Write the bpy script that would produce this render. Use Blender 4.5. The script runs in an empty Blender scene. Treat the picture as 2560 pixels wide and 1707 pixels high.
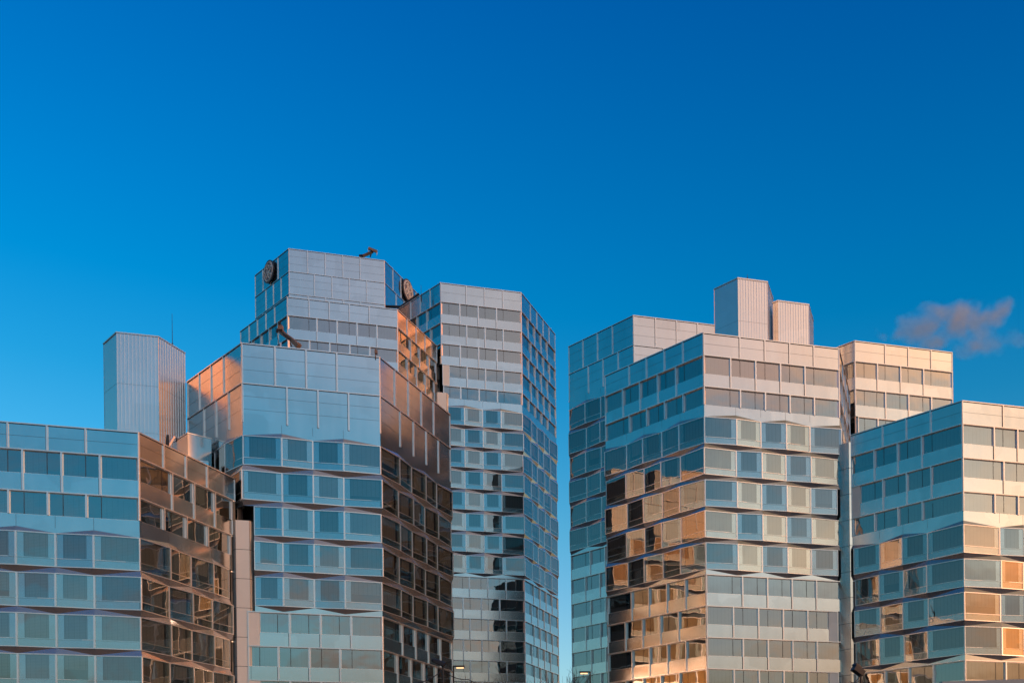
import bpy, math, random
from math import sin, cos, pi, radians, sqrt
random.seed(7)
scene = bpy.context.scene
COL = scene.collection
HC = 1.7                                   # eye height above the ground
F, CX, CY, ROLL = 2733., 1690., 2067., -.0116   # camera calibration, in pixels of a 2560 px wide picture

# ------------------------------------------------------------------ materials
def new_mat(name):
    m = bpy.data.materials.new(name); m.use_nodes = True
    nt = m.node_tree; b = nt.nodes['Principled BSDF']
    return m, nt, b

def simple(name, col, rough=.5, metal=0., emit=None, es=0., noise=0., nscale=3., spec=.5):
    m, nt, b = new_mat(name)
    b.inputs['Roughness'].default_value = rough
    b.inputs['Metallic'].default_value = metal
    b.inputs['Specular IOR Level'].default_value = spec
    tc = nt.nodes.new('ShaderNodeTexCoord')
    nz = nt.nodes.new('ShaderNodeTexNoise'); nz.inputs['Scale'].default_value = nscale
    nz.inputs['Detail'].default_value = 5
    nt.links.new(tc.outputs['Object'], nz.inputs['Vector'])
    mx = nt.nodes.new('ShaderNodeMix'); mx.data_type = 'RGBA'
    k = noise
    mx.inputs[6].default_value = (*[c * (1 - k) for c in col], 1)
    mx.inputs[7].default_value = (*[min(1, c * (1 + k)) for c in col], 1)
    nt.links.new(nz.outputs['Fac'], mx.inputs[0])
    nt.links.new(mx.outputs[2], b.inputs['Base Color'])
    if emit:
        b.inputs['Emission Color'].default_value = (*emit, 1)
        b.inputs['Emission Strength'].default_value = es
    return m

def cladding(name, col, rough, metal, wav=.012, vcol=.05):
    """satin metal sheet: faint smears, slightly uneven surface, slight tone change from sheet to sheet"""
    m, nt, b = new_mat(name)
    N = nt.nodes; Lk = nt.links
    tc = N.new('ShaderNodeTexCoord')
    mp = N.new('ShaderNodeMapping'); mp.inputs['Scale'].default_value = (.5, .5, .06)
    Lk.new(tc.outputs['Object'], mp.inputs['Vector'])
    n1 = N.new('ShaderNodeTexNoise'); n1.inputs['Scale'].default_value = 2.2; n1.inputs['Detail'].default_value = 6
    Lk.new(mp.outputs[0], n1.inputs['Vector'])
    vo = N.new('ShaderNodeTexVoronoi'); vo.inputs['Scale'].default_value = .33; vo.distance = 'CHEBYCHEV'
    Lk.new(tc.outputs['Object'], vo.inputs['Vector'])
    ad = N.new('ShaderNodeMath'); ad.operation = 'MULTIPLY_ADD'; ad.inputs[1].default_value = .6
    sx = N.new('ShaderNodeSeparateXYZ'); Lk.new(vo.outputs['Color'], sx.inputs[0])
    Lk.new(sx.outputs[0], ad.inputs[0]); Lk.new(n1.outputs['Fac'], ad.inputs[2])
    mr = N.new('ShaderNodeMapRange'); mr.inputs['From Min'].default_value = .3; mr.inputs['From Max'].default_value = 1.3
    mr.inputs['To Min'].default_value = 1 - vcol; mr.inputs['To Max'].default_value = 1 + vcol
    Lk.new(ad.outputs[0], mr.inputs['Value'])
    vm = N.new('ShaderNodeVectorMath'); vm.operation = 'SCALE'; vm.inputs[0].default_value = col
    Lk.new(mr.outputs[0], vm.inputs['Scale']); Lk.new(vm.outputs[0], b.inputs['Base Color'])
    mr2 = N.new('ShaderNodeMapRange'); mr2.inputs['To Min'].default_value = rough * .8; mr2.inputs['To Max'].default_value = rough * 1.25
    Lk.new(n1.outputs['Fac'], mr2.inputs['Value']); Lk.new(mr2.outputs[0], b.inputs['Roughness'])
    b.inputs['Metallic'].default_value = metal
    n2 = N.new('ShaderNodeTexNoise'); n2.inputs['Scale'].default_value = .7; n2.inputs['Detail'].default_value = 2
    Lk.new(tc.outputs['Object'], n2.inputs['Vector'])
    bp = N.new('ShaderNodeBump'); bp.inputs['Strength'].default_value = 1.; bp.inputs['Distance'].default_value = wav
    Lk.new(n2.outputs['Fac'], bp.inputs['Height']); Lk.new(bp.outputs[0], b.inputs['Normal'])
    return m

def glass_mat(name='window_glass', gref=.31, tint=(.60, .66, .68, 1)):
    m = bpy.data.materials.new(name); m.use_nodes = True
    nt = m.node_tree; N = nt.nodes; Lk = nt.links; N.clear()
    out = N.new('ShaderNodeOutputMaterial')
    tr = N.new('ShaderNodeBsdfTransparent'); tr.inputs[0].default_value = tint
    gl = N.new('ShaderNodeBsdfGlossy'); gl.inputs['Roughness'].default_value = .012; gl.inputs[0].default_value = (.86, .93, .96, 1)
    fr = N.new('ShaderNodeFresnel'); fr.inputs[0].default_value = 1.5
    ma = N.new('ShaderNodeMath'); ma.operation = 'MULTIPLY_ADD'; ma.inputs[1].default_value = .9; ma.inputs[2].default_value = gref
    Lk.new(fr.outputs[0], ma.inputs[0])
    tc = N.new('ShaderNodeTexCoord')
    n1 = N.new('ShaderNodeTexNoise'); n1.inputs['Scale'].default_value = .42; n1.inputs['Detail'].default_value = 1.5
    Lk.new(tc.outputs['Object'], n1.inputs['Vector'])
    bp = N.new('ShaderNodeBump'); bp.inputs['Distance'].default_value = .013; bp.inputs['Strength'].default_value = 1
    Lk.new(n1.outputs['Fac'], bp.inputs['Height']); Lk.new(bp.outputs[0], gl.inputs['Normal'])
    mx = N.new('ShaderNodeMixShader')
    Lk.new(ma.outputs[0], mx.inputs[0]); Lk.new(tr.outputs[0], mx.inputs[1]); Lk.new(gl.outputs[0], mx.inputs[2])
    Lk.new(mx.outputs[0], out.inputs[0])
    return m
GREF = .31

def blind_mat():
    m, nt, b = new_mat('venetian_blind')
    N = nt.nodes; Lk = nt.links
    uv = N.new('ShaderNodeUVMap'); uv.uv_map = 'UVMap'          # metres: u along the facade, v up
    sp = N.new('ShaderNodeSeparateXYZ'); Lk.new(uv.outputs[0], sp.inputs[0])
    def wave(sock, per):
        a = N.new('ShaderNodeMath'); a.operation = 'DIVIDE'; a.inputs[1].default_value = per; Lk.new(sock, a.inputs[0])
        f = N.new('ShaderNodeMath'); f.operation = 'FRACT'; Lk.new(a.outputs[0], f.inputs[0])
        return f.outputs[0]
    s = wave(sp.outputs[1], .125)
    c = wave(sp.outputs[0], .44)
    lt = N.new('ShaderNodeMath'); lt.operation = 'LESS_THAN'; lt.inputs[1].default_value = .09; Lk.new(c, lt.inputs[0])
    inf = N.new('ShaderNodeObjectInfo')
    mr = N.new('ShaderNodeMapRange'); mr.inputs['To Min'].default_value = .82; mr.inputs['To Max'].default_value = 1.15
    Lk.new(inf.outputs['Random'], mr.inputs['Value'])
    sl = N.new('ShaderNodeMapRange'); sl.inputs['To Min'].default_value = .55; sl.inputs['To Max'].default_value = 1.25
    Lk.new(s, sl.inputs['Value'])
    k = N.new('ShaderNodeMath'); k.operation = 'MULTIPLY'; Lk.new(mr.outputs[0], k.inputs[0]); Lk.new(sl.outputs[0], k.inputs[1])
    cd = N.new('ShaderNodeMath'); cd.operation = 'MULTIPLY_ADD'; cd.inputs[1].default_value = -.45; cd.inputs[2].default_value = 1
    Lk.new(lt.outputs[0], cd.inputs[0])
    k2 = N.new('ShaderNodeMath'); k2.operation = 'MULTIPLY'; Lk.new(k.outputs[0], k2.inputs[0]); Lk.new(cd.outputs[0], k2.inputs[1])
    vm = N.new('ShaderNodeVectorMath'); vm.operation = 'SCALE'; vm.inputs[0].default_value = (.27, .265, .25)
    Lk.new(k2.outputs[0], vm.inputs['Scale']); Lk.new(vm.outputs[0], b.inputs['Base Color'])
    b.inputs['Roughness'].default_value = .45
    bp = N.new('ShaderNodeBump'); bp.inputs['Distance'].default_value = .03; bp.inputs['Strength'].default_value = .6
    Lk.new(s, bp.inputs['Height']); Lk.new(bp.outputs[0], b.inputs['Normal'])
    return m

def corrugated():
    """vertical ribs are modelled; this adds the fine sheet joints"""
    return cladding('ribbed_metal', (.84, .84, .85), .22, .72, .002, .05)

M = dict(
    clad=cladding('satin_metal_cladding', (.60, .63, .64), .15, .96, .003, .09),
    rearwall=cladding('rear_wall_sheet', (.10, .11, .12), .4, .3),  # shade put into the colour: darkened to mirror dark in facing walls
    frame=cladding('aluminium_frame', (.90, .89, .88), .3, .75, .002, .03),
    seam_shade=simple('joint_shade', (.05, .05, .055), .6),  # real joints, and painted shadow strips beside mullions and under caps
    fold=cladding('folded_metal', (.52, .54, .57), .16, .75, .002, .03),
    back=cladding('shadow_box_panel', (.50, .57, .60), .24, .95, .004, .05),
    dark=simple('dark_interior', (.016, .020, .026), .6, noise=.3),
    glass=glass_mat(), bay_glass=glass_mat('bay_glass', .20, (.76, .82, .84, 1)), blind=blind_mat(), rib=corrugated(),
    cream=cladding('cream_metal', (.95, .90, .84), .4, .2),  # on the link shafts this pale tone paints warm light on the cladding
    roof=simple('roof_gravel', (.16, .155, .15), .9, noise=.3, nscale=8),
    crane=simple('crane_paint', (.36, .22, .15), .5, .2, noise=.2),
    steel=simple('dark_steel', (.04, .04, .045), .45, .5, noise=.2),
    white=simple('white_letters', (.9, .88, .86), .5),
    disc=simple('sign_disc', (.24, .20, .22), .45, .0, noise=.1),
    black=simple('sign_rim', (.07, .065, .07), .4),
    bark=simple('bark', (.045, .036, .03), .9, noise=.4, nscale=14),
    lamp=simple('lamp_lens', (.8, .7, .6), .4, emit=(1., .55, .25), es=.55),
    asphalt=simple('asphalt', (.05, .05, .052), .9, noise=.3, nscale=2),
    canopy=simple('painted_roof_sheet', (.30, .36, .42), .4, .3, noise=.1),
)
MLIST = ['clad', 'frame', 'seam_shade', 'fold', 'back', 'dark', 'glass', 'blind', 'cream', 'rib', 'roof']

# ------------------------------------------------------------------ mesh helpers
class MB:
    def __init__(s): s.v = []; s.f = []; s.m = []; s.uv = []
    def face(s, pts, m='clad', uv=None):
        i = len(s.v); s.v += [tuple(p) for p in pts]
        s.f.append(tuple(range(i, i + len(pts)))); s.m.append(m)
        s.uv.append(uv or [(0, 0)] * len(pts))
    def build(s, name, parent=None, flat=True):
        me = bpy.data.meshes.new(name)
        me.from_pydata(s.v, [], s.f)
        names = []
        for k in s.m:
            if k not in names: names.append(k)
        for k in names: me.materials.append(M[k])
        me.polygons.foreach_set('material_index', [names.index(k) for k in s.m])
        u = me.uv_layers.new(name='UVMap'); fl = []
        for a in s.uv:
            for p in a: fl += p
        u.data.foreach_set('uv', fl)
        me.update()
        o = bpy.data.objects.new(name, me); COL.objects.link(o)
        if parent: o.parent = parent
        return o

def dirv(az): return (sin(az), cos(az))

class Plane:
    """local frame on a facade: s along, z up, w outward"""
    def __init__(s, P, u, n): s.P = P; s.u = u; s.n = n
    def p(s, a, z, w): return (s.P[0] + s.u[0] * a + s.n[0] * w, s.P[1] + s.u[1] * a + s.n[1] * w, z + HC)

def box(mb, pl, s0, s1, z0, z1, w0, w1, m, skip=''):
    p = pl.p
    a, b, c, d = p(s0, z0, w1), p(s1, z0, w1), p(s1, z1, w1), p(s0, z1, w1)
    e, f, g, h = p(s0, z0, w0), p(s1, z0, w0), p(s1, z1, w0), p(s0, z1, w0)
    mb.face((a, b, c, d), m)
    if 'k' not in skip: mb.face((f, e, h, g), m)
    mb.face((d, c, g, h), m); mb.face((e, f, b, a), m)
    mb.face((e, a, d, h), m); mb.face((b, f, g, c), m)

def quad(mb, pl, s0, s1, z0, z1, w, m):
    p = pl.p
    mb.face((p(s0, z0, w), p(s1, z0, w), p(s1, z1, w), p(s0, z1, w)), m, [(s0, z0), (s1, z0), (s1, z1), (s0, z1)])

def tube(mb, pts, r, m, n=6, r2=None):
    from mathutils import Vector
    P = [Vector(p) for p in pts]; rings = []
    for i, p in enumerate(P):
        d = (P[min(i + 1, len(P) - 1)] - P[max(i - 1, 0)]).normalized()
        a = d.cross(Vector((0, 0, 1)))
        if a.length < .05: a = d.cross(Vector((1, 0, 0)))
        a.normalize(); b = d.cross(a)
        rr = r if r2 is None else r + (r2 - r) * i / (len(P) - 1)
        rings.append([p + (a * cos(2 * pi * k / n) + b * sin(2 * pi * k / n)) * rr for k in range(n)])
    for i in range(len(P) - 1):
        for k in range(n):
            mb.face((rings[i][k], rings[i][(k + 1) % n], rings[i + 1][(k + 1) % n], rings[i + 1][k]), m)
    mb.face(rings[0][::-1], m); mb.face(rings[-1], m)

def beam(mb, a, b, w, h, m):
    """rectangular bar from a to b"""
    from mathutils import Vector
    a = Vector(a); b = Vector(b); d = (b - a).normalized()
    x = d.cross(Vector((0, 0, 1)))
    if x.length < .05: x = Vector((1, 0, 0))
    x.normalize(); y = x.cross(d)
    q = lambda o: [o - x * w / 2 - y * h / 2, o + x * w / 2 - y * h / 2, o + x * w / 2 + y * h / 2, o - x * w / 2 + y * h / 2]
    A = q(a); B = q(b)
    for k in range(4): mb.face((A[k], A[(k + 1) % 4], B[(k + 1) % 4], B[k]), m)
    mb.face(A[::-1], m); mb.face(B, m)

def prism(mb, poly, z0, z1, m, top=None):
    n = len(poly)
    for i in range(n):
        a, b = poly[i], poly[(i + 1) % n]
        mb.face(((a[0], a[1], z0 + HC), (b[0], b[1], z0 + HC), (b[0], b[1], z1 + HC), (a[0], a[1], z1 + HC)), m)
    mb.face([(a[0], a[1], z1 + HC) for a in poly], top or m)
    mb.face([(a[0], a[1], z0 + HC) for a in reversed(poly)], m)

def empty(name, loc, label, cat, group=None):
    o = bpy.data.objects.new(name, None); COL.objects.link(o); o.location = loc
    o.empty_display_size = .5
    o['label'] = label; o['category'] = cat
    if group: o['group'] = group
    return o

def settle(root):
    """children were written in world coordinates: keep them there under the moved parent"""
    from mathutils import Matrix
    T = Matrix.Translation(root.location)
    for c in root.children: c.matrix_parent_inverse = T.inverted()

# ------------------------------------------------------------------ pixel <-> world (for surveying only)
def ray(px, py):
    x, y = px - CX, py - CY; c, s = cos(ROLL), sin(ROLL)
    return (c * x + s * y) / F, -(-s * x + c * y) / F
def at(px, py, depth):
    a, e = ray(px, py); return (a * depth, depth, e * depth + HC)
def proj(x, y, z):
    X = F * x / y; Y = -F * (z - HC) / y; c, s = cos(ROLL), sin(ROLL)
    return CX + c * X - s * Y, CY + s * X + c * Y

# three facade directions of the honeycomb plan
DB = .247; DA = DB + pi / 3; DC = DB - pi / 3
def add(P, az, s): return (P[0] + sin(az) * s, P[1] + cos(az) * s)

D_OUT = .21          # fold depth
WIN_H = 1.97         # window height in flat storeys
ZIG_H = 2.93

class Building:
    def __init__(s, name, label, cat, base):
        s.root = empty(name, (base[0], base[1], 0), label, cat, None)
        s.windows = []       # (weight, frame MB, glass MB, blind MB)
    def window(s, frame, glass, blind):
        xs = [v for v in glass.v]
        c = [sum(v[i] for v in xs) / len(xs) for i in range(3)]
        if c[1] < 5: wgt = 0
        else:
            q = [proj(*v) for v in xs]
            inside = sum(1 for a in q if -20 < a[0] < 2580 and -20 < a[1] < 1727)
            ar = abs(sum(q[i][0] * q[(i + 1) % 4][1] - q[(i + 1) % 4][0] * q[i][1] for i in range(4))) / 2
            wgt = ar * inside
        s.windows.append((wgt, c[2], frame, glass, blind))
    def finish(s):
        W = sorted(s.windows, key=lambda t: (-(t[0] > 0), -t[0] if t[0] > 0 else -t[1]))
        vis = [w for w in W if w[0] > 0]; keep = vis[:100]; rest = vis[100:] + [w for w in W if w[0] <= 0]
        for w in keep:
            f = w[2].build('window', s.root)
            w[3].build('glass', f)
            if w[4]: w[4].build('blind', f)
        if rest:
            mb = MB()
            for w in rest:
                for q in w[2:5]:
                    if q:
                        n = len(mb.v); mb.v += q.v; mb.f += [tuple(i + n for i in f) for f in q.f]; mb.m += q.m; mb.uv += q.uv
            o = mb.build('window', s.root); o['kind'] = 'stuff'
        settle(s.root)

def flat_window(B, pl, s0, s1, zt, zb, blind, name='w'):
    fr = MB(); t = .05
    for a, b, c, d in ((s0, s1, zt - t, zt), (s0, s1, zb, zb + t), (s0, s0 + t, zb + t, zt - t), (s1 - t, s1, zb + t, zt - t)):
        box(fr, pl, a, b, c, d, -.20, -.09, 'frame', 'k')
    if blind and blind[0] > s0 + .3:      # post between clear pane and blind
        box(fr, pl, blind[0] - .045, blind[0] + .01, zb + t, zt - t, -.19, -.12, 'seam_shade', 'k')
    if blind and blind[1] < s1 - .3:
        box(fr, pl, blind[1] - .01, blind[1] + .045, zb + t, zt - t, -.19, -.12, 'seam_shade', 'k')
    g = MB(); j = lambda: -.13 + random.uniform(-.007, .007)
    p = pl.p
    w = j(), j(), j(); w4 = w[0] + w[2] - w[1]
    g.face((p(s0 + t, zb + t, w[0]), p(s1 - t, zb + t, w[1]), p(s1 - t, zt - t, w[2]), p(s0 + t, zt - t, w4)), 'glass')
    bl = None
    if blind:
        bl = MB(); drop = 0 if random.random() < .86 else random.uniform(.2, 1.2)
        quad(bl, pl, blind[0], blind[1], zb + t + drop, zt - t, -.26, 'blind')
    B.window(fr, g, bl)

def facade(B, P0, az, L, inner, rows, idx0, par, nbL=None, nbR=None, cut=None, amp=.55, wall=None, clearL=False, name='wall'):
    """P0 left end, az direction to the right, inner: inner grid lines. rows: see hexblock."""
    u = dirv(az); n = dirv(az + pi / 2)
    pl = Plane(P0, u, n); mb = MB()
    p = pl.p
    nodes = [0.] + list(inner) + [L]
    def offv(i, out, cL, cR):
        if not out: return (0., 0.)
        if i == 0 and nbL is not None and cL == 0: m = nbL
        elif i == len(nodes) - 1 and nbR is not None and cR == 0: m = nbR
        else: return (n[0] * D_OUT, n[1] * D_OUT)
        k = D_OUT / (1 + n[0] * m[0] + n[1] * m[1])
        return ((n[0] + m[0]) * k, (n[1] + m[1]) * k)
    zi = 0
    for r, (typ, zt, zb, sh) in enumerate(rows):
        cL, cR, wl, wr = cut(r) if cut else (0, 0, False, False)
        a0, a1 = cL, L - cR
        if typ == 'P':                                  # blank panel storey
            gl = [g + sh * amp for g in inner]
            box(mb, pl, a0, a1, zb, zt - .10, -.5, 0, 'clad', 'k')
            box(mb, pl, a0, a1, zt - .10, zt, -.5, .10, 'frame', 'k')
            box(mb, pl, a0, a1, zt - .15, zt - .10, -.1, .02, 'seam_shade', 'k')  # dark band paints the shadow line under the cap
            for s in gl:
                box(mb, pl, s - .075, s + .075, zb + .0, zt - .10, -.1, .10, 'frame', 'k')
                if abs(az - DB) > .1: quad(mb, pl, s - .125, s - .075, zb, zt - .15, .003, 'seam_shade')  # dark strip paints the mullion's shadow on its left
            for s in (a0 + .04, a1 - .04): box(mb, pl, s - .04, s + .04, zb, zt - .10, -.1, .07, 'frame', 'k')
            h = zt - zb
            for k in ((1, 2) if h > 3.3 else (1,)):
                zz = zb + h * k / (3 if h > 3.3 else 2)
                quad(mb, pl, a0, a1, zz - .012, zz + .012, .004, 'seam_shade')
        elif typ in 'FS':
            gl = [g + sh * amp for g in inner]
            wb = zt - .10 - WIN_H                       # window bottom
            nxt = rows[r + 1][0] if r + 1 < len(rows) else 'F'
            if typ == 'F':
                ed = [a0] + gl + [a1]
                box(mb, pl, a0, a1, zt - .10, zt, -.5, .09, 'frame', 'k')
                ztop = wb
                for s in gl:
                    box(mb, pl, s - .075, s + .075, zb if nxt != 'Z' else wb, zt - .10, -.5, .10, 'frame', 'k')
                for s in (a0 + .045, a1 - .045): box(mb, pl, s - .045, s + .045, zb if nxt != 'Z' else wb, zt - .10, -.5, .07, 'frame', 'k')
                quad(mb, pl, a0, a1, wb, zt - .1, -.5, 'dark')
                for s in gl:
                    if nxt != 'Z' and abs(az - DB) > .1: quad(mb, pl, s - .13, s - .075, zb, wb, .003, 'seam_shade')  # painted mullion shadow on the spandrel, left side only
                for k in range(len(ed) - 1):
                    s0, s1 = ed[k] + .08, ed[k + 1] - .08
                    first, last = k == 0, k == len(ed) - 2
                    if first and wl:
                        box(mb, pl, s0, s0 + 1.05, zb + .02, zt - .12, -.4, .03, 'cream', 'k'); s0 += 1.07
                    if last and wr:
                        box(mb, pl, s1 - 1.05, s1, zb + .02, zt - .12, -.4, .03, 'cream', 'k'); s1 -= 1.07
                    b0 = (inner[k - 1] + .62) if not first else (1.35 if (clearL and not wl) else s0 + .03)
                    b1 = (inner[k] - .62) if not last else s1 - .03
                    b0 = max(b0, s0 + .02); b1 = min(b1, s1 - .02)
                    flat_window(B, pl, s0, s1, zt - .10, wb, (b0, b1) if b1 - b0 > .3 else None)
            else:
                ztop = zt
            # spandrel
            if nxt == 'Z' :
                zz = zi
                out = [((idx0 + i + zi + par) % 2 == 1) for i in range(len(nodes))]
                ap = .44
                body = zb + ap + .02
                box(mb, pl, a0, a1, body, ztop, -.5, 0, 'clad', 'k')
                for i in range(len(nodes) - 1):
                    sa, sb = max(nodes[i], a0), min(nodes[i + 1], a1)
                    oa, ob = offv(i, out[i], cL, cR), offv(i + 1, out[i + 1], cL, cR)
                    A = (*[p(sa, 0, 0)[k] + oa[k] for k in (0, 1)], zb + HC)
                    Bq = (*[p(sb, 0, 0)[k] + ob[k] for k in (0, 1)], zb + HC)
                    ta, tb = p(sa, body, 0), p(sb, body, 0)
                    if out[i]:
                        apx = p(sa, zb + ap, 0)
                        mb.face((apx, Bq, tb, ta), 'clad'); mb.face((A, Bq, apx), 'fold')
                    else:
                        apx = p(sb, zb + ap, 0)
                        mb.face((A, apx, tb, ta), 'clad'); mb.face((A, Bq, apx), 'fold')
                    quad(mb, pl, sb - .012, sb + .012, zb + ap, ztop, .005, 'seam_shade')
                    mb.face((A, Bq, p(sb, zb, -.5), p(sa, zb, -.5)), 'fold')
            else:
                box(mb, pl, a0, a1, zb, ztop, -.5, 0, 'clad', 'k')
        elif typ == 'Z':
            out = [((idx0 + i + zi + par) % 2 == 1) for i in range(len(nodes))]
            gb = zt - ZIG_H
            nxt = rows[r + 1][0] if r + 1 < len(rows) else 'F'
            for i in range(len(nodes) - 1):
                sa, sb = max(nodes[i], a0), min(nodes[i + 1], a1)
                oa, ob = offv(i, out[i], cL, cR), offv(i + 1, out[i + 1], cL, cR)
                A = [p(sa, 0, 0)[k] + oa[k] for k in (0, 1)]; Bq = [p(sb, 0, 0)[k] + ob[k] for k in (0, 1)]
                W = sqrt((Bq[0] - A[0]) ** 2 + (Bq[1] - A[1]) ** 2)
                uu = ((Bq[0] - A[0]) / W, (Bq[1] - A[1]) / W); nn = (uu[1], -uu[0])
                q = Plane(tuple(A), uu, nn)
                fr = MB(); t = .075
                for a, b, c, d in ((0, W, zt - t, zt), (0, W, gb, gb + t), (0, t, gb + t, zt - t), (W - t, W, gb + t, zt - t)):
                    box(fr, q, a, b, c, d, -.16, .035, 'frame', 'k')
                box(fr, q, t, W - t, gb + .72, gb + .765, -.12, .0, 'frame', 'k')
                for e0, e1 in ((0, .02), (W - .02, W)):
                    box(fr, q, e0, e1, gb, zt, -.32, -.16, 'back', 'k')
                first, last = i == 0, i == len(nodes) - 2
                b0 = .62 if not first or (clearL or cL > 0) else .12
                b1 = W - .62 if not last or cR > 0 else W - .12
                if b1 - b0 > .3:      # shadow box panels round the recessed blind
                    bz = gb + .80
                    for a, b, c, d in ((t, W - t, gb + t, bz), (t, b0 - .04, bz, zt - t), (b1 + .04, W - t, bz, zt - t)):
                        if b - a > .01: quad(fr, q, a, b, c, d, -.09, 'back')
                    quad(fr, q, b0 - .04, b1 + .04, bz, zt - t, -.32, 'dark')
                    for a in (b0 - .04, b1 + .02): box(fr, q, a, a + .02, bz, zt - t, -.32, -.085, 'seam_shade', 'k')
                else: quad(fr, q, t, W - t, gb + t, zt - t, -.09, 'back')
                g = MB(); jj = [random.uniform(-.008, .008) for _ in range(3)]; j4 = jj[0] + jj[2] - jj[1]
                g.face((q.p(t, gb + t, jj[0]), q.p(W - t, gb + t, jj[1]), q.p(W - t, zt - t, jj[2]), q.p(t, zt - t, j4)), 'bay_glass')
                bl = None
                if b1 - b0 > .3:
                    bl = MB(); drop = 0 if random.random() < .88 else random.uniform(.15, 1.)
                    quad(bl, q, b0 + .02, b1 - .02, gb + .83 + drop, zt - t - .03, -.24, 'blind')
                B.window(fr, g, bl)
                # side cheek where the storey ends at the link
                A0, B0 = (*A, gb + HC), (*Bq, gb + HC)
                if first and cL > 0:
                    box(mb, Plane(tuple(A), u, n), -.05, .0, gb, zt, -.5, .0, 'dark')
                if last and cR > 0:
                    box(mb, Plane(tuple(Bq), u, n), .0, .05, gb, zt, -.5, .0, 'dark')
                # fold below
                if nxt == 'Z':
                    oa2, ob2 = offv(i, not out[i], cL, cR), offv(i + 1, not out[i + 1], cL, cR)
                    A2 = (*[p(sa, 0, 0)[k] + oa2[k] for k in (0, 1)], zb + HC)
                    B2 = (*[p(sb, 0, 0)[k] + ob2[k] for k in (0, 1)], zb + HC)
                    if out[i]: mb.face((A0, A2, B0), 'fold'); mb.face((A2, B2, B0), 'fold')
                    else: mb.face((A0, B2, B0), 'fold'); mb.face((A0, A2, B2), 'fold')
                    iA, iB = p(sa, zb, -.5), p(sb, zb, -.5)
                    mb.face((A2, B2, iB, iA), 'fold')
                else:
                    ap = .5
                    ta, tb = p(sa, zb, 0), p(sb, zb, 0)
                    if out[i]:
                        apx = p(sa, gb - ap, 0); mb.face((A0, apx, B0), 'fold'); mb.face((apx, ta, tb, B0), 'clad')
                    else:
                        apx = p(sb, gb - ap, 0); mb.face((A0, apx, B0), 'fold'); mb.face((A0, ta, tb, apx), 'clad')
                mb.face((A0, B0, p(sb, gb, -.5), p(sa, gb, -.5)), 'fold')
            zi += 1
    o = mb.build(name, B.root)
    return o

def rows_of(seq):
    """seq: list of (type, n, z_top, pitch, start shift) in order; heights above the eye"""
    out = []
    for typ, n, zt, pit, sh in seq:
        for k in range(n):
            out.append([typ, zt - k * pit, zt - (k + 1) * pit, sh * (-1) ** k])
    for a, b in zip(out, out[1:]): a[2] = b[1]
    return [tuple(r) for r in out]

def grid(L, e0, e1, m):
    n = max(1, round((L - e0 - e1) / m)); st = (L - e0 - e1) / n
    return [e0 + st * k for k in range(n + 1)]

def hexblock(B, P, lA, lC, lB, rows, par, e=(3.65, 3.65), eC=None, m=3.0, cutA=None, cutB=None, cutC=None, amp=.55, clearL=False, core=True, zmin=-HC):
    """P: left end of facade A. builds facades C, A, B in detail, the three back walls plain, roof and core."""
    nA, nB, nC = dirv(DA + pi / 2), dirv(DB + pi / 2), dirv(DC - pi / 2)
    PR = add(P, DA, lA); PC = add(P, DC, lC); PB = add(PR, DB, lB)
    P5 = add(PB, DC, lC); P6 = add(PC, DB, lB)
    gA = grid(lA, e[0], e[1], m); gC = grid(lC, 3.65 if m > 2.8 else e[0], e[0], m); gB = grid(lB, e[1], 3.65 if m > 2.8 else e[1], m)
    facade(B, P, DA, lA, gA, rows, 0, par, nC, nB, cutA, amp, clearL=clearL)
    facade(B, PC, DC + pi, lC, gC, rows, -(len(gC) + 1), par, None, nA, cutC, amp)
    facade(B, PR, DB, lB, gB, rows, len(gA) + 1, par, nA, None, cutB, amp)
    zt = rows[0][1]; zb = rows[-1][2]
    mb = MB()
    for a, b in ((PB, P5), (P5, add(P5, DA + pi, lA)), (add(P5, DA + pi, lA), PC)):
        L = sqrt((b[0] - a[0]) ** 2 + (b[1] - a[1]) ** 2); u = ((b[0] - a[0]) / L, (b[1] - a[1]) / L)
        pl = Plane(a, u, (u[1], -u[0]))
        z = zt
        for typ, r0, r1, sh in rows:
            if typ == 'P' or typ == 'S': box(mb, pl, 0, L, r1, r0, -.5, 0, 'rearwall', 'k')
            else:
                box(mb, pl, 0, L, r1, r0 - 2.05, -.5, 0, 'rearwall', 'k')
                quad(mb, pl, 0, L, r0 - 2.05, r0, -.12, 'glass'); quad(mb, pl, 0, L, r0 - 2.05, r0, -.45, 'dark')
            box(mb, pl, 0, L, r0 - .1, r0, -.5, .08, 'frame', 'k')
    for a, b in ((PB, P5), (P5, add(P5, DA + pi, lA)), (add(P5, DA + pi, lA), PC)):
        L = sqrt((b[0] - a[0]) ** 2 + (b[1] - a[1]) ** 2); u = ((b[0] - a[0]) / L, (b[1] - a[1]) / L)
        for q in (0.05, L - .35): box(mb, Plane(a, u, (u[1], -u[0])), q, q + .3, zb, zt - .12, -.5, .02, 'rearwall', 'k')
    mb.build('wall', B.root)
    P7 = add(P5, DA + pi, lA)
    ring = [P, PR, PB, P5, P7, PC]
    cx = sum(a[0] for a in ring) / 6; cy = sum(a[1] for a in ring) / 6
    ins = lambda k: [(cx + (a[0] - cx) * k, cy + (a[1] - cy) * k) for a in ring]
    mb = MB()
    r2 = ins(.985)
    mb.face([(a[0], a[1], zt - .35 + HC) for a in r2], 'roof')
    mb.build('roof', B.root)
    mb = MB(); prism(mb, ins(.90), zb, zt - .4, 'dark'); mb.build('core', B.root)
    return dict(P=P, PR=PR, PB=PB, PC=PC, P5=P5, P7=P7)

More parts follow.
